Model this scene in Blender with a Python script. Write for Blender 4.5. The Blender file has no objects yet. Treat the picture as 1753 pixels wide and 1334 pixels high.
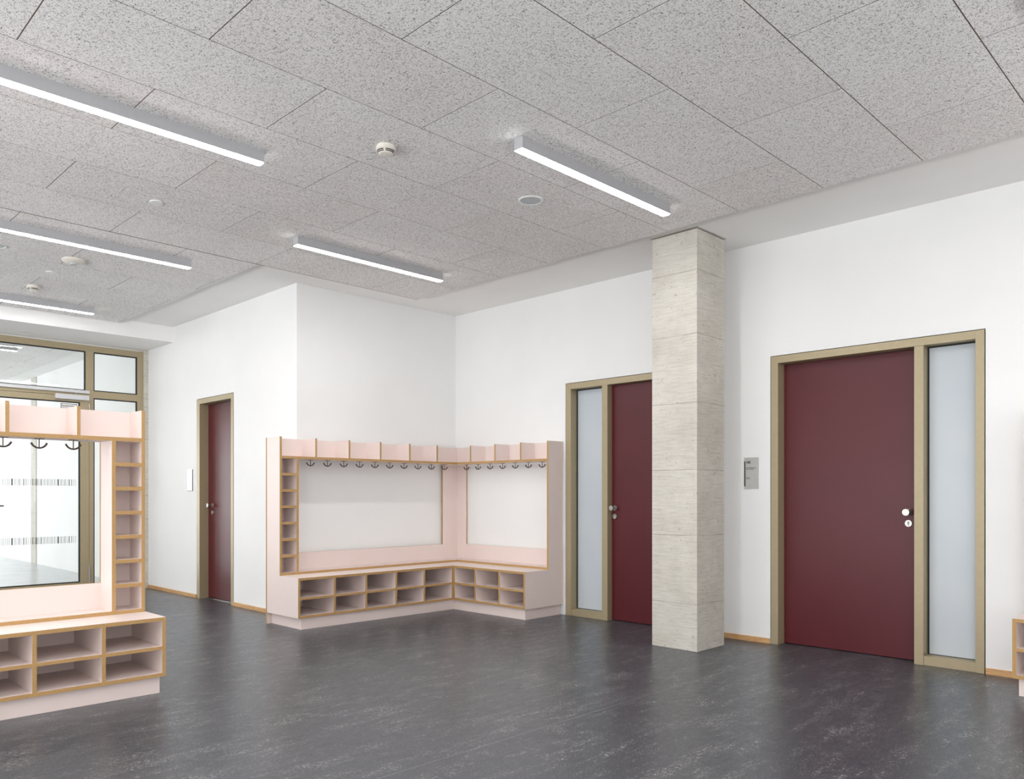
import bpy, bmesh, math, random
from mathutils import Vector, Matrix
random.seed(7)
S = bpy.context.scene
COL = S.collection
PI = math.pi

# ------------------------------------------------------------------ materials
def srgb(r, g, b):
    f = lambda c: (c/255/12.92) if c/255 <= .04045 else ((c/255+.055)/1.055)**2.4
    return (f(r), f(g), f(b), 1.0)

class NT:
    def __init__(s, name):
        s.m = bpy.data.materials.new(name); s.m.use_nodes = True
        s.n = s.m.node_tree.nodes; s.l = s.m.node_tree.links
        s.b = s.n['Principled BSDF']; s.out = s.n['Material Output']
    def add(s, t, **k):
        n = s.n.new(t)
        for a, v in k.items(): setattr(n, a, v)
        return n
    def link(s, a, b): s.l.new(a, b)
    def coord(s, scale=(1, 1, 1), loc=(0, 0, 0)):
        g = s.add('ShaderNodeNewGeometry'); mp = s.add('ShaderNodeMapping')
        mp.inputs['Scale'].default_value = scale; mp.inputs['Location'].default_value = loc
        s.link(g.outputs['Position'], mp.inputs['Vector']); return mp.outputs['Vector']
    def noise(s, vec, scale, detail=2, rough=.5, dist=0):
        n = s.add('ShaderNodeTexNoise'); n.inputs['Scale'].default_value = scale
        n.inputs['Detail'].default_value = detail; n.inputs['Roughness'].default_value = rough
        n.inputs['Distortion'].default_value = dist
        s.link(vec, n.inputs['Vector']); return n.outputs['Fac']
    def ramp(s, fac, stops, interp='LINEAR'):
        r = s.add('ShaderNodeValToRGB'); cr = r.color_ramp; cr.interpolation = interp
        while len(cr.elements) < len(stops): cr.elements.new(.5)
        for e, (p, c) in zip(cr.elements, stops):
            e.position = p; e.color = c if len(c) == 4 else (*c, 1)
        s.link(fac, r.inputs['Fac']); return r.outputs['Color']
    def math(s, op, a, b=None, clamp=False):
        n = s.add('ShaderNodeMath', operation=op); n.use_clamp = clamp
        for i, v in enumerate((a, b)):
            if v is None: continue
            if isinstance(v, (int, float)): n.inputs[i].default_value = v
            else: s.link(v, n.inputs[i])
        return n.outputs[0]
    def mix(s, fac, a, b, mode='MIX'):
        n = s.add('ShaderNodeMix', data_type='RGBA', blend_type=mode)
        for i, v in ((0, fac), (6, a), (7, b)):
            if isinstance(v, (int, float, tuple)): n.inputs[i].default_value = v
            else: s.link(v, n.inputs[i])
        return n.outputs[2]
    def bump(s, h, strength=.2, dist=.002):
        b = s.add('ShaderNodeBump'); b.inputs['Strength'].default_value = strength
        b.inputs['Distance'].default_value = dist
        s.link(h, b.inputs['Height']); s.link(b.outputs['Normal'], s.b.inputs['Normal'])
    def setp(s, **k):
        for a, v in k.items():
            a = a.replace('_', ' ')
            if isinstance(v, (int, float, tuple)): s.b.inputs[a].default_value = v
            else: s.link(v, s.b.inputs[a])
        return s

def plain(name, c, rough=.5, var=.03, metal=0.0, scale=40, spec=.5):
    t = NT(name)
    f = t.noise(t.coord(), scale, 3)
    a = tuple(x*(1-var) for x in c[:3])+(1,); b = tuple(min(1, x*(1+var)) for x in c[:3])+(1,)
    t.setp(Base_Color=t.ramp(f, [(.35, a), (.65, b)]), Roughness=rough, Metallic=metal)
    t.b.inputs['Specular IOR Level'].default_value = spec
    return t.m

M = {}
# plaster wall
t = NT('white_wall_paint'); v = t.coord()
t.setp(Base_Color=t.ramp(t.noise(v, 1.5, 3), [(.3, srgb(239, 239, 238)), (.7, srgb(243, 243, 242))]), Roughness=.75)
t.bump(t.noise(v, 180, 3), .08, .001); M['wall'] = t.m
t = NT('ceiling_plaster'); v = t.coord()
t.setp(Base_Color=t.ramp(t.noise(v, 1.2, 3), [(.3, srgb(243, 242, 240)), (.7, srgb(248, 247, 245))]), Roughness=.85); M['plaster'] = t.m
# wood wool acoustic board
t = NT('wood_wool_board'); v = t.coord()
g = t.n.new('ShaderNodeNewGeometry')
f1 = t.noise(v, 150, 3, .75, 1.4); f2 = t.noise(t.coord((1, .35, 1)), 210, 2, .6, .9); f3 = t.noise(t.coord((.35, 1, 1)), 210, 2, .6, .9)
mn = t.math('MINIMUM', f2, f3)
f = t.math('ADD', t.math('MULTIPLY', f1, .55), t.math('MULTIPLY', mn, .5))
cr = t.ramp(f, [(.388, srgb(44, 40, 40)), (.425, srgb(128, 123, 122)), (.452, srgb(228, 225, 223)), (.495, srgb(255, 254, 253))])
tone = t.ramp(g.outputs['Random Per Island'], [(0, (.965, .955, .945, 1)), (1, (1, 1, 1, 1))])
low = t.ramp(t.noise(v, 2.2, 3), [(.3, (.95, .945, .94, 1)), (.7, (1, 1, 1, 1))])
cc = t.mix(1.0, t.mix(1.0, cr, tone, 'MULTIPLY'), low, 'MULTIPLY')
t.setp(Base_Color=cc, Roughness=.95); t.b.inputs['Specular IOR Level'].default_value = .1
t.bump(f, .35, .003); M['woodwool'] = t.m
M['seam'] = plain('raw_board_edge', srgb(98, 84, 72), .9, .15, scale=20)
# linoleum
t = NT('dark_grey_linoleum')
v = t.coord((1, .42, 1)); v2 = t.coord((1, .28, 1))
base = t.ramp(t.noise(v, 7, 5, .65), [(.3, srgb(60, 63, 70)), (.7, srgb(68, 71, 77))])
clump = t.ramp(t.noise(v2, 9, 5, .8), [(.50, (0, 0, 0)), (.62, (1, 1, 1))])
fleck = t.ramp(t.noise(t.coord((1, .5, 1)), 110, 4, .8, .8), [(.535, (0, 0, 0)), (.595, (1, 1, 1))])
fine2 = t.math('MULTIPLY', t.ramp(t.noise(t.coord((1, .6, 1)), 150, 3, .8, .5), [(.585, (0, 0, 0)), (.66, (1, 1, 1))]), .45)
mask2 = t.math('MAXIMUM', t.math('MULTIPLY', t.math('MULTIPLY', clump, fleck), .85), fine2)
col = t.mix(mask2, base, srgb(186, 183, 181))
gp = t.add('ShaderNodeNewGeometry'); sx = t.add('ShaderNodeSeparateXYZ'); t.link(gp.outputs['Position'], sx.inputs[0])
wob = t.math('MULTIPLY', t.math('SUBTRACT', t.noise(t.coord(), 3, 2), .5), .004)
d = t.math('ABSOLUTE', t.math('ADD', t.math('ADD', sx.outputs[0], 2.735), wob))
line = t.math('LESS_THAN', d, .0022)
col = t.mix(t.math('MULTIPLY', line, .55), col, srgb(150, 148, 146))
t.setp(Base_Color=col, Roughness=t.ramp(t.noise(v, 30, 3), [(.3, (.29, .29, .29)), (.7, (.36, .36, .36))]))
t.b.inputs['Specular IOR Level'].default_value = .55
t.bump(t.noise(t.coord(), 60, 3), .03, .001); M['floor'] = t.m
t = NT('pale_polished_floor'); v = t.coord()
t.setp(Base_Color=t.ramp(t.noise(v, 3, 5, .6), [(.3, srgb(182, 185, 187)), (.7, srgb(194, 197, 199))]), Roughness=.22); M['screed'] = t.m
# pink laminate, fibreboard edge
M['pink'] = plain('pale_pink_laminate', srgb(234, 218, 212), .42, .012, scale=3)
t = NT('fibreboard_edge'); v = t.coord()
f = t.noise(v, 260, 4, .7)
t.setp(Base_Color=t.ramp(f, [(.3, srgb(150, 112, 64)), (.5, srgb(184, 146, 93)), (.7, srgb(204, 168, 117))]), Roughness=.6); M['mdf'] = t.m
t = NT('oak_skirting'); v = t.coord((4, 4, 40))
t.setp(Base_Color=t.ramp(t.noise(v, 4, 4, .6, .5), [(.3, srgb(188, 138, 84)), (.7, srgb(222, 180, 128))]), Roughness=.45); M['oak'] = t.m
M['frame'] = plain('khaki_bronze_paint', srgb(172, 158, 128), .42, .02, 0.25)
t = NT('burgundy_door_laminate'); v = t.coord()
t.setp(Base_Color=t.ramp(t.noise(v, 3, 4, .6), [(.3, srgb(84, 19, 28)), (.7, srgb(89, 23, 32))]), Roughness=.36)
t.b.inputs['Specular IOR Level'].default_value = .42
M['burgundy'] = t.m
t = NT('satin_frosted_glass'); v = t.coord()
t.setp(Base_Color=t.ramp(t.noise(v, 1.5, 2), [(.3, srgb(194, 202, 209)), (.7, srgb(203, 209, 213))]), Roughness=.32)
M['frosted'] = t.m
M['gasket'] = plain('black_rubber_gasket', srgb(30, 32, 34), .7)
M['steel'] = plain('brushed_stainless_steel', srgb(176, 172, 167), .30, .04, 1.0, 120)
M['alu'] = plain('silver_anodised_aluminium', srgb(214, 214, 216), .4, .02, .35)
M['plaque'] = plain('grey_aluminium_plaque', srgb(196, 196, 193), .45, .02, .2)
M['ink'] = plain('black_print', srgb(22, 16, 18), .6)
M['redink'] = plain('dark_red_print', srgb(92, 22, 34), .6)
M['hook'] = plain('dark_bronze_metal', srgb(98, 86, 78), .38, .05, .6)
M['stripe'] = plain('near_black_red_stripe', srgb(44, 8, 14), .6)
M['paper'] = plain('white_sticker', srgb(244, 242, 242), .5)
M['plastic'] = plain('cream_white_plastic', srgb(232, 227, 216), .4, .01)
M['plastic2'] = plain('white_plastic', srgb(240, 240, 238), .4, .01)
M['grille'] = plain('light_grey_metal_grille', srgb(190, 196, 198), .5, .03)
M['slot'] = plain('black_slot', srgb(18, 18, 18), .8)
M['housing'] = plain('silver_grey_lamp_housing', srgb(190, 191, 194), .45, .01, .3)
# concrete
t = NT('board_marked_concrete')
v = t.coord(); vh = t.coord((1.2, 1.2, 26))
base = t.ramp(t.noise(v, 2.3, 6, .65), [(.3, srgb(196, 191, 181)), (.7, srgb(219, 215, 206))])
grain = t.noise(vh, 5, 6, .75, .4)
base = t.mix(1.0, base, t.ramp(grain, [(.36, (.80, .79, .77)), (.56, (1, 1, 1))]), 'MULTIPLY')
pores = t.ramp(t.noise(v, 75, 2, .5), [(.27, (.35, .33, .31)), (.31, (1, 1, 1))])
base = t.mix(1.0, base, pores, 'MULTIPLY')
spots = t.ramp(t.noise(v, 22, 3, .6), [(.27, (.72, .70, .67)), (.36, (1, 1, 1))])
base = t.mix(1.0, base, spots, 'MULTIPLY')
gp = t.add('ShaderNodeNewGeometry'); sx = t.add('ShaderNodeSeparateXYZ'); t.link(gp.outputs['Position'], sx.inputs[0])
zw = t.math('ADD', sx.outputs[2], t.math('MULTIPLY', t.math('SUBTRACT', t.noise(v, 6, 3), .5), .012))
jl = None
for z in (2.915, 2.43, 1.906, 1.39, .885, .36):
    d = t.math('ABSOLUTE', t.math('SUBTRACT', zw, z)); l = t.math('LESS_THAN', d, .0035)
    jl = l if jl is None else t.math('MAXIMUM', jl, l)
jm = t.math('MULTIPLY', jl, t.ramp(t.noise(v, 5, 3), [(.35, (.15, .15, .15)), (.6, (.5, .5, .5))]))
col = t.mix(jm, base, srgb(112, 104, 94))
t.setp(Base_Color=col, Roughness=.8)
h = t.math('SUBTRACT', t.math('ADD', t.math('MULTIPLY', grain, .5), t.math('MULTIPLY', pores, .6)), jl)
t.bump(h, .5, .002); M['concrete'] = t.m
# lamp diffuser
t = NT('glowing_lamp_diffuser'); t.n.remove(t.b)
em = t.add('ShaderNodeEmission'); em.inputs[0].default_value = (1.0, .985, .975, 1); em.inputs[1].default_value = 57.0
t.link(em.outputs[0], t.out.inputs[0]); M['glow'] = t.m
t = NT('glowing_corridor_diffuser'); t.n.remove(t.b)
em = t.add('ShaderNodeEmission'); em.inputs[0].default_value = (1.0, .99, .98, 1); em.inputs[1].default_value = 16.0
t.link(em.outputs[0], t.out.inputs[0]); M['glow_far'] = t.m
# clear glass
t = NT('clear_glass'); t.n.remove(t.b)
tr = t.add('ShaderNodeBsdfTransparent'); tr.inputs[0].default_value = (.96, .975, .97, 1)
gl = t.add('ShaderNodeBsdfGlossy'); gl.inputs['Roughness'].default_value = .02
fr = t.add('ShaderNodeFresnel'); fr.inputs[0].default_value = 1.35
mx = t.add('ShaderNodeMixShader'); t.link(fr.outputs[0], mx.inputs[0]); t.link(tr.outputs[0], mx.inputs[1]); t.link(gl.outputs[0], mx.inputs[2])
t.link(mx.outputs[0], t.out.inputs[0]); M['glass'] = t.m

# ------------------------------------------------------------------ helpers
WL = {}
def wloc(o): return WL.get(o.name, Vector((0, 0, 0))) if o else Vector((0, 0, 0))
def tag(o, label=None, cat=None, group=None, kind=None):
    if label: o['label'] = label
    if cat: o['category'] = cat
    if group: o['group'] = group
    if kind: o['kind'] = kind
    return o
def thing(name, loc, label, cat, group=None, kind=None, rz=0):
    o = bpy.data.objects.new(name, None); COL.objects.link(o); o.location = loc; o.rotation_euler[2] = rz
    o.empty_display_size = .1
    WL[o.name] = Vector(loc); return tag(o, label, cat, group, kind)

class G:
    """collects shapes in world coordinates; .obj() links them as one mesh"""
    def __init__(s): s.v = []; s.f = []; s.mi = []
    def box(s, x0, x1, y0, y1, z0, z1, mi=0, wood=None):
        x0, x1 = sorted((x0, x1)); y0, y1 = sorted((y0, y1)); z0, z1 = sorted((z0, z1))
        n = len(s.v)
        s.v += [(x0, y0, z0), (x1, y0, z0), (x1, y1, z0), (x0, y1, z0), (x0, y0, z1), (x1, y0, z1), (x1, y1, z1), (x0, y1, z1)]
        fs = {'-z': (0, 3, 2, 1), '+z': (4, 5, 6, 7), '-y': (0, 1, 5, 4), '+y': (2, 3, 7, 6), '-x': (3, 0, 4, 7), '+x': (1, 2, 6, 5)}
        for k, q in fs.items():
            s.f.append(tuple(n+i for i in q)); s.mi.append(1 if wood and k in wood else mi)
        return s
    def lathe(s, prof, c, axis='z', seg=32, mi=0):
        """prof: list of (radius, height along axis)"""
        n = len(s.v)
        for r, h in prof:
            for k in range(seg):
                a = 2*PI*k/seg; u, w = r*math.cos(a), r*math.sin(a)
                p = {'z': (u, w, h), 'y': (u, h, w), 'x': (h, u, w)}[axis]
                s.v.append((c[0]+p[0], c[1]+p[1], c[2]+p[2]))
        for i in range(len(prof)-1):
            for k in range(seg):
                a = n+i*seg+k; b = n+i*seg+(k+1) % seg
                s.f.append((a, b, b+seg, a+seg)); s.mi.append(mi)
        s.f.append(tuple(n+k for k in range(seg))); s.mi.append(mi)
        s.f.append(tuple(n+(len(prof)-1)*seg+k for k in range(seg))[::-1]); s.mi.append(mi)
        return s
    def tube(s, pts, r, seg=8, mi=0):
        pts = [Vector(p) for p in pts]; n = len(s.v)
        for i, p in enumerate(pts):
            d = (pts[min(i+1, len(pts)-1)]-pts[max(i-1, 0)]).normalized()
            up = Vector((0, 0, 1)) if abs(d.z) < .9 else Vector((0, 1, 0))
            a = d.cross(up).normalized(); b = d.cross(a).normalized()
            rr = r[i] if isinstance(r, (list, tuple)) else r
            for k in range(seg):
                q = p+(a*math.cos(2*PI*k/seg)+b*math.sin(2*PI*k/seg))*rr
                s.v.append(tuple(q))
        for i in range(len(pts)-1):
            for k in range(seg):
                a = n+i*seg+k; b = n+i*seg+(k+1) % seg
                s.f.append((a, b, b+seg, a+seg)); s.mi.append(mi)
        s.f.append(tuple(n+k for k in range(seg))); s.mi.append(mi)
        s.f.append(tuple(n+(len(pts)-1)*seg+k for k in range(seg))[::-1]); s.mi.append(mi)
        return s
    def arcslot(s, c, r0, r1, h, a0, a1, z, seg=14):
        n = len(s.v)
        for k in range(seg+1):
            a = a0+(a1-a0)*k/seg
            for r, hh in ((r0, z), (r1, z+h)):
                s.v.append((c[0]+r*math.cos(a), c[1]+r*math.sin(a), hh))
        for k in range(seg):
            q = n+2*k; s.f.append((q, q+1, q+3, q+2)); s.mi.append(0)
        return s
    def obj(s, name, mats, parent=None, smooth=False, bevel=0):
        L = wloc(parent)
        me = bpy.data.meshes.new(name)
        me.from_pydata([(a-L.x, b-L.y, c-L.z) for a, b, c in s.v], [], s.f)
        if not isinstance(mats, (list, tuple)): mats = [mats]
        for m in mats: me.materials.append(m)
        for p, mi in zip(me.polygons, s.mi): p.material_index = mi
        bm = bmesh.new(); bm.from_mesh(me); bmesh.ops.recalc_face_normals(bm, faces=bm.faces); bm.to_mesh(me); bm.free()
        if smooth:
            for p in me.polygons: p.use_smooth = True
            try: me.set_sharp_from_angle(angle=math.radians(35))
            except Exception: pass
        o = bpy.data.objects.new(name, me); COL.objects.link(o)
        if parent: o.parent = parent; WL[o.name] = L
        if bevel:
            b = o.modifiers.new('bevel', 'BEVEL'); b.width = bevel; b.segments = 2; b.limit_method = 'ANGLE'
        return o
def box(name, x0, x1, y0, y1, z0, z1, m, parent=None, wood=None, bevel=0):
    mats = [m, M['mdf']] if wood else m
    return G().box(x0, x1, y0, y1, z0, z1, wood=wood).obj(name, mats, parent, bevel=bevel)
def text(name, s, size, loc, rot, m, parent, bold=0.0, sx=1.0):
    cu = bpy.data.curves.new(name, 'FONT'); cu.body = s; cu.size = size; cu.extrude = .0003; cu.offset = bold
    cu.resolution_u = 2
    cu.materials.append(m); tmp = bpy.data.objects.new(name+'_outline', cu); COL.objects.link(tmp)
    me = bpy.data.meshes.new_from_object(tmp.evaluated_get(bpy.context.evaluated_depsgraph_get())); bpy.data.objects.remove(tmp)
    me.materials.clear(); me.materials.append(m); o = bpy.data.objects.new(name, me); COL.objects.link(o)
    L = wloc(parent); o.location = Vector(loc)-L; o.rotation_euler = rot; o.scale[0] = sx; o.parent = parent; return o

# ------------------------------------------------------------------ measured planes (metres)
ZC = 3.238      # plaster ceiling
ZP = 3.197      # underside of the acoustic boards
YR = 6.037      # wall with the two wide doors
YL = 3.994      # wall with the single door, corridor wall
XB = -6.781     # short wall above the corner bench
XS = -10.44     # glazed partition
W = .5974; A0 = -3.963; B0 = 1.55

# ------------------------------------------------------------------ setting
def structure(o, label, cat): return tag(o, label, cat, kind='structure')
structure(box('floor', -10.5, 4.0, -5.0, 6.6, -.2, 0, M['floor']), 'dark grey linoleum floor with pale flecks and one fine seam', 'floor')
structure(box('floor_corridor', -24, -10.5, -5.0, 6.6, -.2, 0, M['screed']), 'pale grey shiny corridor floor behind the glass door', 'floor')
ceil = structure(G().box(-24, 4.0, -5.0, 6.6, ZC, ZC+.3).obj('ceiling', M['plaster']), 'white plaster ceiling border around the speckled acoustic boards', 'ceiling')

# acoustic boards: staggered 1.2 x 0.6 m wood wool boards, one part per field
def boards(xmin, xmax, yedge, ymin, name):
    g = G(); gap = .0030
    back = G()
    i0 = math.floor((xmin-A0)/W); i1 = math.ceil((xmax-A0)/W)
    for i in range(i0, i1):
        xa = max(A0+i*W, xmin); xb = min(A0+(i+1)*W, xmax)
        if xb-xa < .02: continue
        j = -14
        while (j-(i+1)) % 2: j += 1
        while B0+j*W < yedge:
            ya = max(B0+j*W, ymin); yb = min(B0+(j+2)*W, yedge)
            if yb-ya > .02: g.box(xa+gap, xb-gap, ya+gap, yb-gap, ZP, ZP+.03)
            j += 2
    b = g.obj(name, M['woodwool'], ceil)
    back.box(xmin+.001, xmax-.001, ymin, yedge-.001, ZP+.0012, ZC).obj('board_batten', M['seam'], b)
    b['label'] = 'speckled grey wood wool acoustic boards'
    return b
boards(-6.362, 3.99, 5.137, -4.99, 'acoustic_board')
boards(-9.640, -6.3625, 3.372, -4.99, 'acoustic_board')
boards(-22.0, -11.0, 3.65, -4.9, 'acoustic_board')

# walls with door recesses (solid behind the recess)
def wall_y(name, y, thick, xa, xb, holes, label, mat=M['wall'], depth=.2):
    g = G(); xs = xa
    for (h0, h1, zt) in sorted(holes):
        g.box(xs, h0, y, y+thick, 0, ZC); g.box(h0, h1, y, y+thick, zt, ZC)
        g.box(h0, h1, y+depth, y+thick, 0, zt); xs = h1
    g.box(xs, xb, y, y+thick, 0, ZC)
    return structure(g.obj(name, mat), label, 'wall')
GAP = .006
D3 = (-2.975, -1.468, 2.305); D2 = (-5.130, -3.623, 2.300); D1 = (-8.990, -8.085, 2.297)
wall_y('wall_right', YR, .45, XB-.25, 4.0, [(D3[0]-GAP, D3[1]+GAP, D3[2]+GAP), (D2[0]-GAP, D2[1]+GAP, D2[2]+GAP)], 'long white wall holding the two wide burgundy doors')
structure(box('wall_back', XB-.3, XB, YL, YR, 0, ZC, M['wall']), 'short white wall above the long wing of the corner bench', 'wall')
wall_y('wall_left', YL, .35, XS-.001, XB-.3, [(D1[0]-GAP, D1[1]+GAP, D1[2]+GAP)], 'white wall with the single narrow burgundy door')
structure(G().box(-24, XS-.1, YL, YL+.3, 0, ZC).obj('wall_corridor', M['wall']), 'white corridor wall seen through the glazed door', 'wall')
structure(box('trim_2', -15.66, -15.36, YL-.012, YL+.01, 0, ZC, M['concrete']), 'pale concrete strip on the corridor wall behind the glass', 'wall strip')
structure(box('trim_3', XS-.12, XS+.015, YL-.058, YL+.06, 0, 3.05, M['concrete']), 'grey concrete strip between glazed partition and white wall', 'wall strip')
structure(box('trim_4', XS-.45, -9.647, -5, YL, 3.053, ZC+.01, M['plaster']), 'white downstand beam above the glazed partition', 'beam')
structure(box('wall_partition', XS-.12, XS, -5, 1.55, 0, 3.06, M['wall']), 'white wall continuing left of the glazed partition', 'wall')
structure(box('wall_end', 4.0, 4.2, -5, 6.6, 0, ZC, M['wall']), 'white end wall right of the camera', 'wall')
structure(box('wall_corridor_end', -24.2, -24, -5, 4.3, 0, ZC, M['wall']), 'white wall closing the far corridor end', 'wall')

# skirting
def skirt(name, x0, x1, y, label):
    structure(box(name, x0, x1, y-.012, y, 0, .042, M['oak'], bevel=.001), label, 'skirting board')
skirt('baseboard_right', D2[1]+.02, D3[0]-.008, YR, 'thin oak skirting board between the column and the wide right door')
skirt('baseboard_right_end', D3[1]+.008, -1.192, YR, 'short thin oak skirting board right of the wide right door')
skirt('baseboard_left', D1[1]+.006, XB-.0, YL, 'thin oak skirting board between the narrow door and corner bench')
skirt('baseboard_left_far', XS+.02, D1[0]-.006, YL, 'thin oak skirting board left of the narrow door')

# concrete column
CX0, CX1, CY0, CY1 = -3.616, -3.2094, 5.308, 5.7155
col = thing('concrete_column', ((CX0+CX1)/2, (CY0+CY1)/2, 0), 'square board-marked concrete column standing in front of the wall', 'column')
G().box(CX0, CX1, CY0, CY1, 0, ZC-.012).obj('shaft', M['concrete'], col, bevel=.004)
G().box(CX0-.012, CX1+.012, CY0-.012, CY1+.012, ZC-.005, ZC).obj('shadow_gap_trim', M['concrete'], col)

# ------------------------------------------------------------------ doors
def knob_set(root, x, y, z, zl, out=-1):
    """round fixed knob on a rose and a lock rose below; faces -Y"""
    r = G().lathe([(.0265, 0), (.0265, -.004), (.024, -.007), (.0, -.007)], (x, y, z), 'y', 32).obj('knob_rose', M['steel'], root, True)
    k = G().lathe([(.009, -.007), (.009, -.040), (.020, -.043), (.0255, -.048), (.0265, -.060), (.024, -.066), (.0, -.0665)], (x, y, z), 'y', 32).obj('door_knob', M['steel'], root, True)
    l = G().lathe([(.0265, 0), (.0265, -.004), (.024, -.008), (.0, -.008)], (x, y, zl), 'y', 32).obj('lock_rose', M['steel'], root, True)
    g = G().lathe([(.0085, -.008), (.0085, -.0105), (0, -.0105)], (x, y, zl+.005), 'y', 20)
    g.box(x-.005, x+.005, y-.0100, y-.008, zl-.017, zl+.003)
    c = g.obj('lock_cylinder', M['grille'], l)
    G().box(x-.0012, x+.0012, y-.0112, y-.0105, zl+.001, zl+.011).obj('keyhole', M['slot'], l)

def wide_door(name, D, side, leaf_y, label):
    """frame with a burgundy leaf and a frosted side light; side=+1: side light on the right"""
    x0, x1, zt = D; y = YR
    root = structure(thing(name, ((x0+x1)/2, y, 0), label, 'door', kind='structure'), label, 'door')
    jf, jo = .060, .054                     # jamb face widths
    if side > 0: lj, rj, ma, mb = jf, jo, x1-.438, x1-.377
    else: lj, rj, ma, mb = .065, .06, x0+.450, x0+.516
    g = G()
    g.box(x0, x0+lj, y-.004, y+.19, 0, zt); g.box(x1-rj, x1, y-.004, y+.19, 0, zt)
    g.box(x0+lj, x1-rj, y-.004, y+.19, zt-.057, zt)
    g.box(ma, mb, y-.002, y+.19, 0, zt-.057)
    sx0, sx1 = (mb, x1-rj) if side > 0 else (x0+lj, ma)
    g.obj('door_frame', M['frame'], root, bevel=.0015)
    G().box(sx0, sx1, y+.004, y+.16, 0, .066).obj('bottom_rail', M['frame'], root, bevel=.0012)
    gy = y+.095
    q = .010; gg = G(); zb, ztt = .066, zt-.057
    gg.box(sx0, sx0+q, gy-.006, gy+.02, zb, ztt); gg.box(sx1-q, sx1, gy-.006, gy+.02, zb, ztt)
    gg.box(sx0+q, sx1-q, gy-.006, gy+.02, ztt-q, ztt); gg.box(sx0+q, sx1-q, gy-.006, gy+.02, zb, zb+.004)
    gg.obj('glazing_gasket', M['gasket'], root)
    G().box(sx0+q, sx1-q, gy, gy+.012, zb+.004, ztt-q).obj('frosted_glass_pane', M['frosted'], root)
    lx0, lx1 = (x0+lj, ma) if side > 0 else (mb, x1-rj)
    lf = G().box(lx0+.003, lx1-.003, leaf_y, leaf_y+.05, .006, zt-.061).obj('door_leaf', M['burgundy'], root, bevel=.001)
    return root, lf
r3, lf3 = wide_door('door_3', D3, +1, YR+.103, 'wide burgundy door with frosted side light on its right, beside the room sign')
knob_set(r3, -1.975, YR+.103, 1.072, .991)
r2, lf2 = wide_door('door_2', D2, -1, YR+.066, 'burgundy door with frosted side light on its left, half behind the column')
knob_set(r2, -4.576, YR+.066, 1.071, .991)
# single narrow door
x0, x1, zt = D1
r1 = structure(thing('door_1', ((x0+x1)/2, YL, 0), 'x', 'door', kind='structure'), 'single narrow burgundy door in the far left wall', 'door')
g = G(); g.box(x0, x0+.078, YL-.004, YL+.19, 0, zt); g.box(x1-.052, x1, YL-.004, YL+.19, 0, zt); g.box(x0+.078, x1-.052, YL-.004, YL+.19, zt-.055, zt)
g.obj('door_frame', M['frame'], r1, bevel=.0015)
G().box(x0+.081, x1-.055, YL+.101, YL+.15, .012, zt-.059).obj('door_leaf', M['burgundy'], r1, bevel=.001)
G().box(x0+.078, x1-.052, YL+.09, YL+.17, 0, .008).obj('threshold', M['steel'], r1)
knob_set(r1, -8.80, YL+.101, 1.075, .994)

# ------------------------------------------------------------------ room signs
def sign(name, x0, x1, y, z0, z1, label, rich, left_bar=True):
    t = thing(name, ((x0+x1)/2, y, (z0+z1)/2), label, 'sign')
    G().box(x0, x1, y-.008, y-.0005, z0, z1).obj('plate', M['plaque'] if rich else M['alu'], t, bevel=.0012)
    f = y-.0085
    g = G()
    def word_line(z, h, xs, words):
        g = G(); x = xs
        for w_ in words:
            g.box(x, x+w_, f-.0002, f+.0003, z, z+h); x += w_+.0028
        g.obj('printed_line', M['ink'] if rich else M['grille'], t)
    if rich:
        G().box(x0+.001, x0+.011, f-.0006, f+.0005, z0+.020, z1-.031).obj('dark_stripe', M['stripe'], t)
        text('room_number', '102', .026, (x0+.018, f, z1-.048), (PI/2, 0, 0), M['ink'], t, .0009)
        word_line(z1-.088, .0042, x0+.018, [.019, .006, .036, .016])
        word_line(z1-.099, .0034, x0+.018, [.014, .022, .026])
        word_line(z1-.166, .0030, x0+.018, [.010, .015])
        word_line(z1-.175, .0034, x0+.018, [.012, .020])
    else:
        word_line(z1-.075, .0028, x0+.02, [.03, .02])
        word_line(z1-.150, .0028, x0+.02, [.02, .015])
    if not rich:
        q = .0035
        G().box(x0-q, x0, y-.007, y-.0005, z0-q, z1).box(x1, x1+q, y-.007, y-.0005, z0-q, z1).box(x0, x1, y-.007, y-.0005, z0-q, z0).obj('edge_profile', M['slot'], t)
    return t
sign('room_sign', -3.205, -3.079, YR, 1.247, 1.503, 'grey room sign with a dark red stripe beside the wide right door', True)
sign('room_sign', -9.235, -9.100, YL, 1.243, 1.495, 'pale slim room sign on the wall left of the narrow door', False)

# ------------------------------------------------------------------ glazed partition and door
win = structure(thing('window_1', (XS, 2.8, 0), 'x', 'window', kind='structure'), 'khaki framed glazed partition around the glass door', 'glazed partition')
xf, xbk = XS, XS-.07
LY0 = 2.17                                   # left edge of the door leaf
TOP = 3.028
g = G()
g.box(xbk, xf, 1.55, YL-.058, TOP-.076, TOP)             # head
g.box(xbk, xf, YL-.134, YL-.058, 0, TOP-.076)            # right post
g.box(xbk, xf, 3.290, 3.340, 0, 2.47)                    # jamb post below the transom
g.box(xbk, xf, 3.248, 3.340, 2.47, TOP-.076)
g.box(xbk, xf, 1.55, 1.626, 0, TOP-.076)
g.box(xbk, xf, 2.108, 2.166, 0, TOP-.076)
g.box(xbk, xf, 2.166, 3.290, 2.395, 2.47)                # transom over door
g.box(xbk, xf, 3.340, YL-.134, 2.386, 2.472)             # transom over side light
g.box(xbk, xf, 3.340, YL-.134, 0, .09)
g.box(xbk, xf, 1.626, 2.108, 2.386, 2.472); g.box(xbk, xf, 1.626, 2.108, 0, .09)
fr_ = g.obj('frame', M['frame'], win, bevel=.001)
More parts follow.
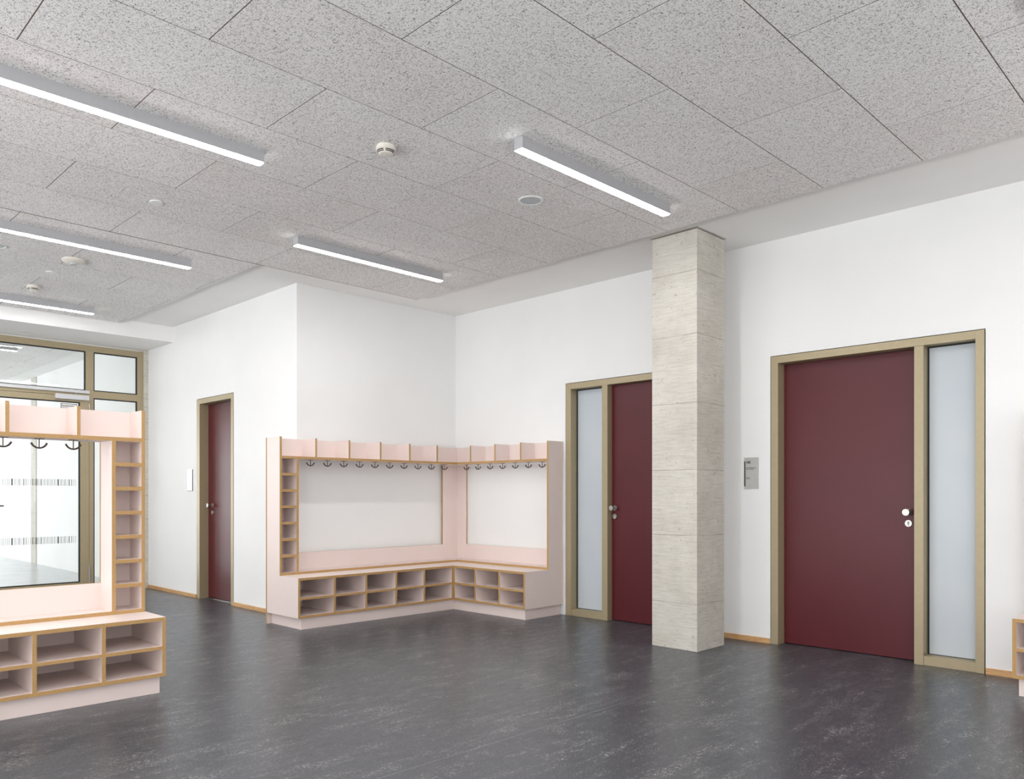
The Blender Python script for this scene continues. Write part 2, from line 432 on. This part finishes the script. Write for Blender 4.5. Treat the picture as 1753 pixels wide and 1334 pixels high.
def pane(y0, y1, z0, z1, parent, name='glass_pane'):
    q = .012; a, b = XS-.03, XS-.004
    G().box(a, b, y0, y0+q, z0, z1).box(a, b, y1-q, y1, z0, z1).box(a, b, y0+q, y1-q, z0, z0+q).box(a, b, y0+q, y1-q, z1-q, z1).obj('glazing_gasket', M['gasket'], parent)
    return G().box(XS-.022, XS-.014, y0+q, y1-q, z0+q, z1-q).obj(name, M['glass'], parent)
pane(2.166, 3.248, 2.47, TOP-.076, win)
pane(3.340, YL-.134, 2.472, TOP-.076, win)
sidep = pane(3.340, YL-.134, .09, 2.386, win)
pane(1.626, 2.108, 2.472, TOP-.076, win); pane(1.626, 2.108, .09, 2.386, win)

door4 = structure(thing('door_4', (XS, 3.28, 0), 'x', 'door', kind='structure'), 'khaki framed clear glass door behind the free-standing pink unit', 'door')
g = G(); a, b = XS-.06, XS+.004
g.box(a, b, LY0, 2.272, .01, 2.39).box(a, b, 3.186, 3.286, .01, 2.39).box(a, b, 2.272, 3.186, 2.322, 2.39).box(a, b, 2.272, 3.186, .01, .13)
g.obj('door_leaf_frame', M['frame'], door4, bevel=.001)
pane(2.272, 3.186, .13, 2.322, door4)
# safety bars on the glass
def bars(y_end, y_start, z0, z1, seed, parent, base):
    g = G(); xq = XS-.0136; y = y_end
    pat = base
    i = 0
    while y > y_start:
        w_, gp_ = pat[i % len(pat)]
        g.box(xq, xq+.0006, y-w_, y, z0, z1); y -= w_+gp_; i += 1
    return g.obj('safety_bar_band', M['ink'], parent)
pat = [(.003, .018), (.003, .010), (.002, .008), (.005, .018), (.008, .016), (.003, .012), (.0035, .009), (.0045, .009), (.0025, .010), (.0025, .010), (.005, .012), (.002, .009), (.013, .016),
       (.003, .012), (.004, .012), (.0025, .009), (.004, .009), (.0035, .010), (.003, .012), (.0035, .009), (.004, .014), (.003, .010), (.0045, .012), (.003, .010), (.008, .012), (.0025, .010), (.004, .008), (.0055, .008), (.0055, .014), (.003, .008), (.006, .018)]
bars(3.139, 2.29, 1.305, 1.384, 1, door4, pat); bars(3.139, 2.29, .614, .697, 1, door4, pat)
def bars_side(z0, z1): 
    g = G(); xq = XS-.0136; y = 3.80
    for k in range(17):
        w_, gp_ = pat[k % len(pat)]; g.box(xq, xq+.0006, y-w_, y, z0, z1); y -= w_+gp_
        if y < 3.40: break
    g.obj('safety_bar_band', M['ink'], win)
bars_side(1.305, 1.384); bars_side(.614, .697)
# lever handle
g = G(); hy, hz = 2.225, 1.07
g.tube([(XS+.004, hy, hz), (XS+.05, hy, hz), (XS+.056, hy+.01, hz), (XS+.056, hy+.14, hz)], .009)
g.lathe([(.026, .004), (.026, .010), (0, .010)], (XS, hy, hz), 'x', 24)
g.obj('lever_handle', M['hook'], door4, True)
g = G().lathe([(.009, 0), (.009, .215), (0, .215)], (XS+.012, 3.288, .115), 'z', 16).obj('hinge', M['steel'], door4, True)
G().lathe([(.009, 0), (.009, .215), (0, .215)], (XS+.012, 3.288, 2.10), 'z', 16).obj('hinge', M['steel'], door4, True)
# closer with slide rail
cl = G().box(XS+.004, XS+.052, 2.905, 3.275, 2.345, 2.405).obj('closer_body', M['alu'], door4, bevel=.003)
G().box(XS+.004, XS+.030, 2.2, 3.285, 2.432, 2.470).obj('closer_slide_rail', M['alu'], door4, bevel=.002)
G().box(XS+.012, XS+.026, 3.12, 3.14, 2.405, 2.436).obj('closer_arm', M['steel'], door4)
# notice behind the pink unit, stuck on the door glass
nt = thing('notice', (XS-.013, 3.065, 2.22), 'small white notice with a dark border stuck high on the glass door', 'notice')
G().box(XS-.0135, XS-.0125, 2.972, 3.160, 2.15, 2.300).obj('sheet', M['paper'], nt)
q = .006; xq = XS-.0124
G().box(xq, xq+.0006, 2.975, 2.975+q, 2.153, 2.297).box(xq, xq+.0006, 3.157-q, 3.157, 2.153, 2.297).box(xq, xq+.0006, 2.981, 3.151, 2.291, 2.297).box(xq, xq+.0006, 2.981, 3.151, 2.153, 2.159).obj('border', M['ink'], nt)
text('heading', 'Brandschutzt\u00fcre', .024, (xq+.0004, 2.989, 2.262), (PI/2, 0, PI/2), M['redink'], nt, .0006, .86)
gg = G(); y = 2.989
for w_ in (.030, .022, .028, .035): gg.box(xq, xq+.0005, y, y+w_, 2.243, 2.247); y += w_+.006
gg.obj('printed_line', M['ink'], nt)

# ------------------------------------------------------------------ pink cloakroom furniture
T = .022; ZB, ZS, ZM, ZT = .105, .461, .277, 1.728
SH0, SH1 = 1.530, 1.553
SHELVES = (1.386, 1.237, 1.087, .937, .786, .635)     # cubby tower board centres
class Wing:
    """boards of one straight wing. axis 'x': front faces +X, u runs along Y.  axis 'y': front faces -Y, u runs along X"""
    def __init__(s, axis, front, root): s.axis, s.front, s.root = axis, front, root
    def co(s, u0, u1, d0, d1):
        if s.axis == 'x': return (s.front-d1, s.front-d0, u0, u1)
        return (u0, u1, s.front+d0, s.front+d1)
    def b(s, name, u0, u1, d0, d1, z0, z1, extra=(), par=None):
        fr_face = '+x' if s.axis == 'x' else '-y'
        w_ = (fr_face,)+tuple(extra)
        c = s.co(u0, u1, d0, d1)
        return box(name, *c, z0, z1, M['pink'], par or s.root, wood=w_)
    def plain(s, name, u0, u1, d0, d1, z0, z1, wood=None, par=None):
        c = s.co(u0, u1, d0, d1)
        return box(name, *c, z0, z1, M['pink'], par or s.root, wood=wood)
    def bench(s, u0, u1, divs, depth, ends=(True, True), back_d=None, mid=True):
        """carcass between u0 and u1; divs = centre of the inner dividers"""
        a = u0+(T if ends[0] else 0); c = u1-(T if ends[1] else 0)
        if ends[0]: s.b('bench_end_panel', u0, u0+T, 0, depth, ZB, ZS)
        if ends[1]: s.b('bench_end_panel', u1-T, u1, 0, depth, ZB, ZS)
        s.b('seat_board', a, c, 0, depth, ZS-T, ZS)
        s.b('bottom_board', a, c, 0, depth, ZB, ZB+T)
        s.plain('bench_back', a, c, depth-.012, depth, ZB+T, ZS-T)
        edges = [a]+[x for d_ in divs for x in (d_-T/2, d_+T/2)]+[c]
        for d_ in divs: s.b('bench_divider', d_-T/2, d_+T/2, 0, depth-.012, ZB+T, ZS-T)
        for k in range(0, len(edges), 2): s.b('shoe_shelf', edges[k], edges[k+1], 0, depth-.012, ZM-.010, ZM+.010)
    def plinth(s, u0, u1, d0, d1): s.plain('plinth', u0, u1, d0, d1, 0, ZB)
    def hooks(s, us, d, par):
        for u in us:
            c = s.co(u, u, d, d); o = bpy.data.objects.new('coat_hook', HOOK); COL.objects.link(o)
            o.parent = par; L = wloc(par); o.location = Vector((c[0], c[2], SH0))-L
            if s.axis == 'y': o.rotation_euler[2] = PI/2
# hook mesh: plate, stem, double upturned arm running along Y
hg = G()
n0 = len(hg.v)
hg.box(-.009, .009, -.026, .026, -.0035, 0)
hg.tube([(0, 0, -.002), (0, 0, -.056)], .0034, 8)
pts = []; rr = []
for k in range(13):
    a = math.radians(-68+136*k/12); pts.append((0, .042*math.sin(a)*1.0/math.sin(math.radians(68)), -.056+.033*(1-math.cos(a))/(1-math.cos(math.radians(68)))*.92)); rr.append(.0048+.0014*abs(k-6)/6)
hg.tube(pts, rr, 8)
ho = hg.obj('coat_hook', M['hook'], None, True); HOOK = ho.data; bpy.data.objects.remove(ho)

def tower(w, u0, u1, d0, d1, side):
    """cubby tower between the end panel and an inner side board"""
    if side > 0: inner = (u0, u0+T+.002); a, c = u0+T+.002, u1-T
    else: inner = (u1-T-.002, u1); a, c = u0+T, u1-T-.002
    ts = w.b('tower_side_board', inner[0], inner[1], d0, d1, ZS+T, SH0)
    for z in SHELVES: w.b('cubby_shelf', a, c, d0, d1, z-.0115, z+.0115, par=ts)

# ---- corner unit
XF, YF = -6.190, 5.480
cu = thing('corner_coat_unit', (-6.2, 5.5, 0), 'pink L-shaped coat rack bench with shoe cubbies standing in the wall corner', 'coat rack bench')
A = Wing('x', XF, cu); Bw = Wing('y', YF, cu)
DB = 6.740+XF                      # depth to the back panel, wing A   (0.55)
A.b('bench_end_panel', 3.660, 3.660+T, 0, DB, ZB, ZS)
A.b('seat_board', 3.660+T, YF, 0, DB, ZS-T, ZS)
A.b('bottom_board', 3.660+T, YF, 0, DB, ZB, ZB+T)
A.plain('bench_back', 3.660+T, YF, DB-.012, DB, ZB+T, ZS-T)
dv = [4.037, 4.384, 4.738, 5.091, YF-T/2]
prev = 3.660+T
for d_ in dv:
    A.b('bench_divider', d_-T/2, d_+T/2, 0, DB-.012, ZB+T, ZS-T)
    A.b('shoe_shelf', prev, d_-T/2, 0, DB-.012, ZM-.010, ZM+.010); prev = d_+T/2
DBy = 6.020-YF
u0, u1 = XF, -5.165
Bw.b('bench_end_panel', u1-T, u1, 0, DBy, ZB, ZS)
Bw.b('seat_board', u0, u1-T, 0, DBy, ZS-T, ZS)
G().box(-6.740, u0, YF, 6.020, ZS-T, ZS).obj('seat_board', M['pink'], cu)
Bw.b('bottom_board', u0, u1-T, 0, DBy, ZB, ZB+T)
Bw.plain('bench_back', u0, u1-T, DBy-.012, DBy, ZB+T, ZS-T)
prev = u0+T; Bw.b('bench_divider', u0, u0+T, 0, DBy-.012, ZB+T, ZS-T)
for d_ in (-5.858, -5.516):
    Bw.b('bench_divider', d_-T/2, d_+T/2, 0, DBy-.012, ZB+T, ZS-T)
    Bw.b('shoe_shelf', prev, d_-T/2, 0, DBy-.012, ZM-.010, ZM+.010); prev = d_+T/2
Bw.b('shoe_shelf', prev, u1-T, 0, DBy-.012, ZM-.010, ZM+.010)
# plinths (recessed)
G().box(-6.740, XF-.03, 3.708, 6.02, 0, ZB).obj('plinth', M['pink'], cu)
G().box(XF-.03, -5.195, YF+.033, 6.02, 0, ZB).obj('plinth', M['pink'], cu)
# back panels with the wide openings
bx0, bx1 = -6.762, -6.740
g = G(); wd = ('-y', '+y', '+z')
def bp(x0, x1, y0, y1, z0, z1, wood): return box('back_panel', x0, x1, y0, y1, z0, z1, M['pink'], cu, wood=wood)
bp(bx0, bx1, 3.660, 3.855, 0, ZT, ('-y', '+z'))
bp(bx0, bx1, 3.855, 5.808, 0, .643, ('+z',))
bp(bx0, bx1, 3.855, 6.020, SH0, ZT-.0, ())
bp(bx0, bx1, 5.808, 6.020, 0, SH0, ('-y',))
bp(bx0, -6.580, 6.020, 6.034, 0, SH0, ('+x',))
bp(-6.580, -5.165, 6.020, 6.034, .105, .643, ('+z',))
bp(bx0, -5.165, 6.020, 6.034, SH0, ZT, ())
# upper part, wing A
dU = -(-6.510)+XF; DU = DB          # front of upper part behind bench front
A.b('end_panel', 3.660, 3.660+T, dU, DU, ZS, ZT, extra=('+z',))
A.b('base_board', 3.660+T, 5.815, dU, DU, ZS, ZS+T)
shA = A.b('top_shelf', 3.660+T, 5.815, dU, DU, SH0, SH1)
tower(A, 3.660, 3.856, dU, DU, -1)
for c_ in (4.040, 4.412, 4.785, 5.158, 5.531):
    A.b('shelf_divider', c_-.010, c_+.010, dU, DU, SH1, ZT, extra=('+z',))
A.hooks([4.046+.187*k for k in range(10)], -(-6.62)+XF, shA)
# upper part, wing B
dUy = 5.815-YF
Bw.b('base_board', -6.510, -5.165-T, dUy, DBy, ZS, ZS+T)
G().box(-6.740, -6.510, 5.815, 6.020, ZS, ZS+T).obj('base_board', M['pink'], cu)
shB = Bw.b('top_shelf', -6.510, -5.165-T, dUy, DBy, SH0, SH1)
G().box(-6.740, -6.510, 5.815, 6.020, SH0, SH1).obj('top_shelf', M['pink'], cu)
Bw.b('end_panel', -5.165-T, -5.165, dUy, DBy, ZS, ZT, extra=('+z',))
for c_ in (-6.290, -5.914, -5.543):
    Bw.b('shelf_divider', c_-.010, c_+.010, dUy, DBy, SH1, ZT, extra=('+z',))
Bw.hooks([-6.474+.1875*k for k in range(7)], 5.925-YF, shB)

# ---- free-standing unit on the left
FX = -4.812
fu = thing('coat_unit', (-5.05, .9, 0), 'pink free-standing coat rack bench in the left foreground, in front of the glass door', 'coat rack bench', 'straight coat units')
F = Wing('x', FX, fu); DF = 5.313+FX
y0, y1 = -.190, 1.947
F.bench(y0, y1, [.181, .534, .887, 1.241, 1.594], DF)
F.plinth(y0+.03, y1-.022, .040, DF)
fx0, fx1 = -5.335, -5.313
def fp(y0, y1, z0, z1, wood): return box('back_panel', fx0, fx1, y0, y1, z0, z1, M['pink'], fu, wood=wood)
fp(1.742, y1-.006, 0, SH0, ('-y',)); fp(y0, .015, 0, SH0, ('+y',)); fp(.015, 1.742, 0, .643, ('+z',)); fp(y0, y1-.006, SH0, ZT, ('+z',))
dF = 5.120+FX
F.b('end_panel', y1-.006-T, y1-.006, dF, DF, ZS, ZT, extra=('+z',)); F.b('end_panel', y0, y0+T, dF, DF, ZS, ZT, extra=('+z',))
F.b('base_board', y0+T, y1-.006-T, dF, DF, ZS, ZS+T)
shF = F.b('top_shelf', y0+T, y1-.006-T, dF, DF, SH0, SH1)
tower(F, 1.742, y1-.006, dF, DF, +1); tower(F, y0, .015, dF, DF, -1)
for c_ in (1.555, 1.184, .813, .442, .071): F.b('shelf_divider', c_-.010, c_+.010, dF, DF, SH1, ZT, extra=('+z',))
F.hooks([1.555-.185*k for k in range(8)], 5.22+FX, shF)

# ---- unit at the right edge
ru = thing('coat_unit', (-.2, 5.8, 0), 'pink coat rack bench at the right picture edge, only its corner showing', 'coat rack bench', 'straight coat units')
R = Wing('y', 5.492, ru); DR = 6.014-5.492
x0, x1 = -1.191, .95
R.bench(x0, x1, [-.822, -.468, -.114, .24, .594], DR)
R.plinth(x0+.028, x1-.028, .030, DR)
def rp(x0, x1, z0, z1, wood): return box('back_panel', x0, x1, 6.014, 6.024, z0, z1, M['pink'], ru, wood=wood)
rp(x0, x1, .105, .643, ('+z',)); rp(x0, x1, SH0, ZT, ('+z',)); rp(x0, x0+.2, .643, SH0, ('+x',)); rp(x1-.2, x1, .643, SH0, ('-x',))
dR = .335
R.b('end_panel', x0, x0+T, dR, DR, ZS, ZT, extra=('+z',)); R.b('end_panel', x1-T, x1, dR, DR, ZS, ZT, extra=('+z',))
R.b('base_board', x0+T, x1-T, dR, DR, ZS, ZS+T); shR = R.b('top_shelf', x0+T, x1-T, dR, DR, SH0, SH1)
tower(R, x0, x0+.198, dR, DR, -1)
for c_ in (-.82, -.45, -.08, .29, .66): R.b('shelf_divider', c_-.010, c_+.010, dR, DR, SH1, ZT, extra=('+z',))
R.hooks([-.80+.187*k for k in range(9)], .445, shR)

# ------------------------------------------------------------------ linear lamps
LW, LH, LL = .066, .066, 1.475
def lamp_proto(glow):
    me = G().box(-LW/2, LW/2, 0, LL, -LH, 0)
    return me
def make_lamp(x_edge, y_start, label, glow='glow'):
    """x_edge: side towards +X; y_start: end towards the camera"""
    o = thing('linear_ceiling_lamp', (x_edge-LW/2, y_start+LL/2, ZP), label, 'ceiling lamp', 'linear ceiling lamps' )
    x0_, x1_, ya, yb = x_edge-LW, x_edge, y_start, y_start+LL
    G().box(x0_, x1_, ya, yb, ZP-LH, ZP).obj('housing', M['housing'], o, bevel=.001)
    g = G(); n = 7; prof = []
    for k in range(n+1):
        a = PI*k/n; prof.append((x0_+.002+(LW-.004)*(1-math.cos(a))/2, ZP-LH-.006*math.sin(a)**.7 if 0 < k < n else ZP-LH))
    b0 = len(g.v)
    for yy in (ya+.001, yb-.001):
        for px, pz in prof: g.v.append((px, yy, pz))
    for k in range(n): g.f.append((b0+k, b0+k+1, b0+n+2+k, b0+n+1+k)); g.mi.append(0)
    g.f.append(tuple(range(b0, b0+n+1))); g.mi.append(0); g.f.append(tuple(range(b0+n+1, b0+2*n+2))); g.mi.append(0)
    g.f.append((b0, b0+n, b0+2*n+1, b0+n+1)); g.mi.append(0)
    g.obj('diffuser', M[glow], o, True)
    return o
make_lamp(-3.035, 3.200, 'lit linear ceiling lamp hanging nearest to the concrete column')
make_lamp(-5.430, 3.207, 'lit linear ceiling lamp above the corner coat rack bench')
make_lamp(-4.232, 2.280-LL, 'longest looking lit linear lamp, top left of the ceiling')
make_lamp(-6.630, 2.897-LL, 'lit linear ceiling lamp, second from the top along the left edge')
make_lamp(-9.050, 2.900-LL, 'lit linear ceiling lamp nearest to the white downstand beam')
make_lamp(-12.13, 2.924-LL, 'small lit ceiling lamp seen through the glass above the door', 'glow_far')
# the same lamps further along the hall, outside the frame
for i, (x_, y_) in enumerate(((-1.84, .80), (-.63, 3.4), (.55, .8), (1.75, 3.4), (-4.24, -1.6), (-1.84, -1.6), (-6.64, -1.0), (-9.05, -1.0), (.6, -2.4))):
    make_lamp(x_, y_, 'lit linear ceiling lamp outside the picture, behind or beside the camera')
for x_ in (-13.9, -15.7, -17.5, -19.3): make_lamp(x_, 1.2, 'lit corridor ceiling lamp hidden behind the partition', 'glow_far')

# ------------------------------------------------------------------ ceiling devices
def smoke(x, y, label):
    o = thing('smoke_detector', (x, y, ZP), label, 'smoke detector', 'smoke detectors')
    bd = G().lathe([(.050, 0), (.050, -.010), (.057, -.011), (.0575, -.026), (.050, -.032), (.040, -.047), (.034, -.050), (.012, -.050), (.010, -.052), (0, -.052)], (x, y, ZP), 'z', 40).obj('body', M['plastic'], o, True)
    g = G()
    for a in range(4):
        a0 = math.radians(45+90*a+7-90); a1 = a0+math.radians(76)
        for r, z in ((.0478, -.0345), (.0432, -.0415)):
            g.arcslot((x, y), r, r+.0032, .0042, a0, a1, ZP+z-.0012)
    g.obj('smoke_slot', M['slot'], bd)
    return o
smoke(-3.680, 2.741, 'white slotted smoke detector in the middle of the ceiling')
smoke(-8.513, 2.185, 'small smoke detector near the downstand beam at far left')
def disc(name, x, y, r, label, cat, ring=False, group=None):
    o = thing(name, (x, y, ZP), label, cat, group)
    if ring:
        G().lathe([(r, .003), (r, -.004), (r-.004, -.006), (r-.014, -.006), (r-.016, -.003), (r-.016, 0)], (x, y, ZP), 'z', 48).obj('ring', M['plastic2'], o, True)
        G().lathe([(r-.0165, -.001), (r-.018, -.0045), (0, -.005)], (x, y, ZP), 'z', 48).obj('grille', M['grille'], o, True)
    else:
        G().lathe([(r, .003), (r, -.004), (r-.004, -.007), (0, -.008)], (x, y, ZP), 'z', 36).obj('cover', M['plastic2'], o, True)
    return o
disc('ceiling_speaker', -3.663, 3.942, .086, 'round flush ceiling speaker with grey grille left of the short right lamp', 'speaker', True, 'ceiling speakers')
disc('ceiling_speaker', -7.338, 1.609, .086, 'round ceiling speaker cut by the left picture edge', 'speaker', True, 'ceiling speakers')
disc('ceiling_cover_disc', -5.488, 2.157, .044, 'small flat white ceiling disc below the long left lamp', 'ceiling disc', group='ceiling discs')
disc('ceiling_cover_disc', -7.884, 2.168, .044, 'small flat white ceiling disc between sensor and far smoke detector', 'ceiling disc', group='ceiling discs')
o = thing('ceiling_presence_sensor', (-7.321, 2.183, ZP), 'wide round white presence sensor on the left part of the ceiling', 'sensor')
G().lathe([(.078, .003), (.090, -.006), (.090, -.016), (.070, -.030), (.034, -.036), (0, -.037)], (-7.321, 2.183, ZP), 'z', 40).obj('body', M['plastic'], o, True)
G().lathe([(.030, -.034), (.027, -.044), (.016, -.050), (0, -.052)], (-7.321, 2.183, ZP), 'z', 28).obj('lens', M['grille'], o, True)

# ------------------------------------------------------------------ light and camera
w = bpy.data.worlds.new('sky'); S.world = w; w.use_nodes = True
nt_ = w.node_tree; bg = nt_.nodes['Background']; bg.inputs[0].default_value = (.93, .97, 1.0, 1); bg.inputs[1].default_value = .18
# added unseen area light opposite the corridor wall, brightens the corridor
ld = bpy.data.lights.new('corridor_fill', 'AREA'); ld.shape = 'RECTANGLE'; ld.size = 12; ld.size_y = 2.6; ld.energy = 350; ld.color = (.96, .98, 1)
lo = bpy.data.objects.new('corridor_fill', ld); COL.objects.link(lo); lo.location = (-17, -4.8, 1.7); lo.rotation_euler = (-PI/2, 0, 0)
lo.rotation_euler = (PI/2+.6, 0, 0)

# added fill light behind the camera, tilted up to lift the ceiling
lg = bpy.data.lights.new('rear_up_fill', 'AREA'); lg.shape = 'RECTANGLE'; lg.size = 13; lg.size_y = 1.6; lg.energy = 930; lg.color = (.975, .985, 1)
go = bpy.data.objects.new('rear_up_fill', lg); COL.objects.link(go); go.location = (-2.6, -5.0, .9); go.rotation_euler = (PI/2+math.radians(68), 0, 0)

ls = bpy.data.lights.new('side_fill', 'AREA'); ls.shape = 'RECTANGLE'; ls.size = 9.5; ls.size_y = 1.6; ls.energy = 200; ls.color = (.975, .985, 1)  # added fill before the solid end wall, lifts back wall and ceiling
so = bpy.data.objects.new('side_fill', ls); COL.objects.link(so); so.location = (3.95, .4, .9); so.rotation_euler = (PI/2+math.radians(62), 0, PI/2)
le = bpy.data.lights.new('corridor_end_fill', 'AREA'); le.shape = 'RECTANGLE'; le.size = 8; le.size_y = 2.6; le.energy = 500; le.color = (.97, .985, 1)  # added light panel at the closed corridor end, for the narrow door's sheen
eo = bpy.data.objects.new('corridor_end_fill', le); COL.objects.link(eo); eo.location = (-23.8, -.8, 1.6); eo.rotation_euler = (PI/2, 0, -PI/2)

TH = math.radians(44.905); F_PX, CXP, YH = 1356.68, 856.5, 846.79
cd = bpy.data.cameras.new('camera'); cam = bpy.data.objects.new('camera', cd); COL.objects.link(cam)
cam.location = (0, 0, 1.2); cam.rotation_euler = (PI/2, 0, PI/2-TH)
cd.sensor_fit = 'HORIZONTAL'; cd.sensor_width = 36; cd.lens = 36*F_PX/1753
cd.shift_x = (876.5-CXP)/1753; cd.shift_y = (YH-667)/1753; cd.clip_start = .05; cd.clip_end = 100
S.camera = cam
S.view_settings.view_transform = 'Standard'; S.view_settings.look = 'None'; S.view_settings.gamma = 1; S.view_settings.use_curve_mapping = False
S.view_settings.exposure = 0.06
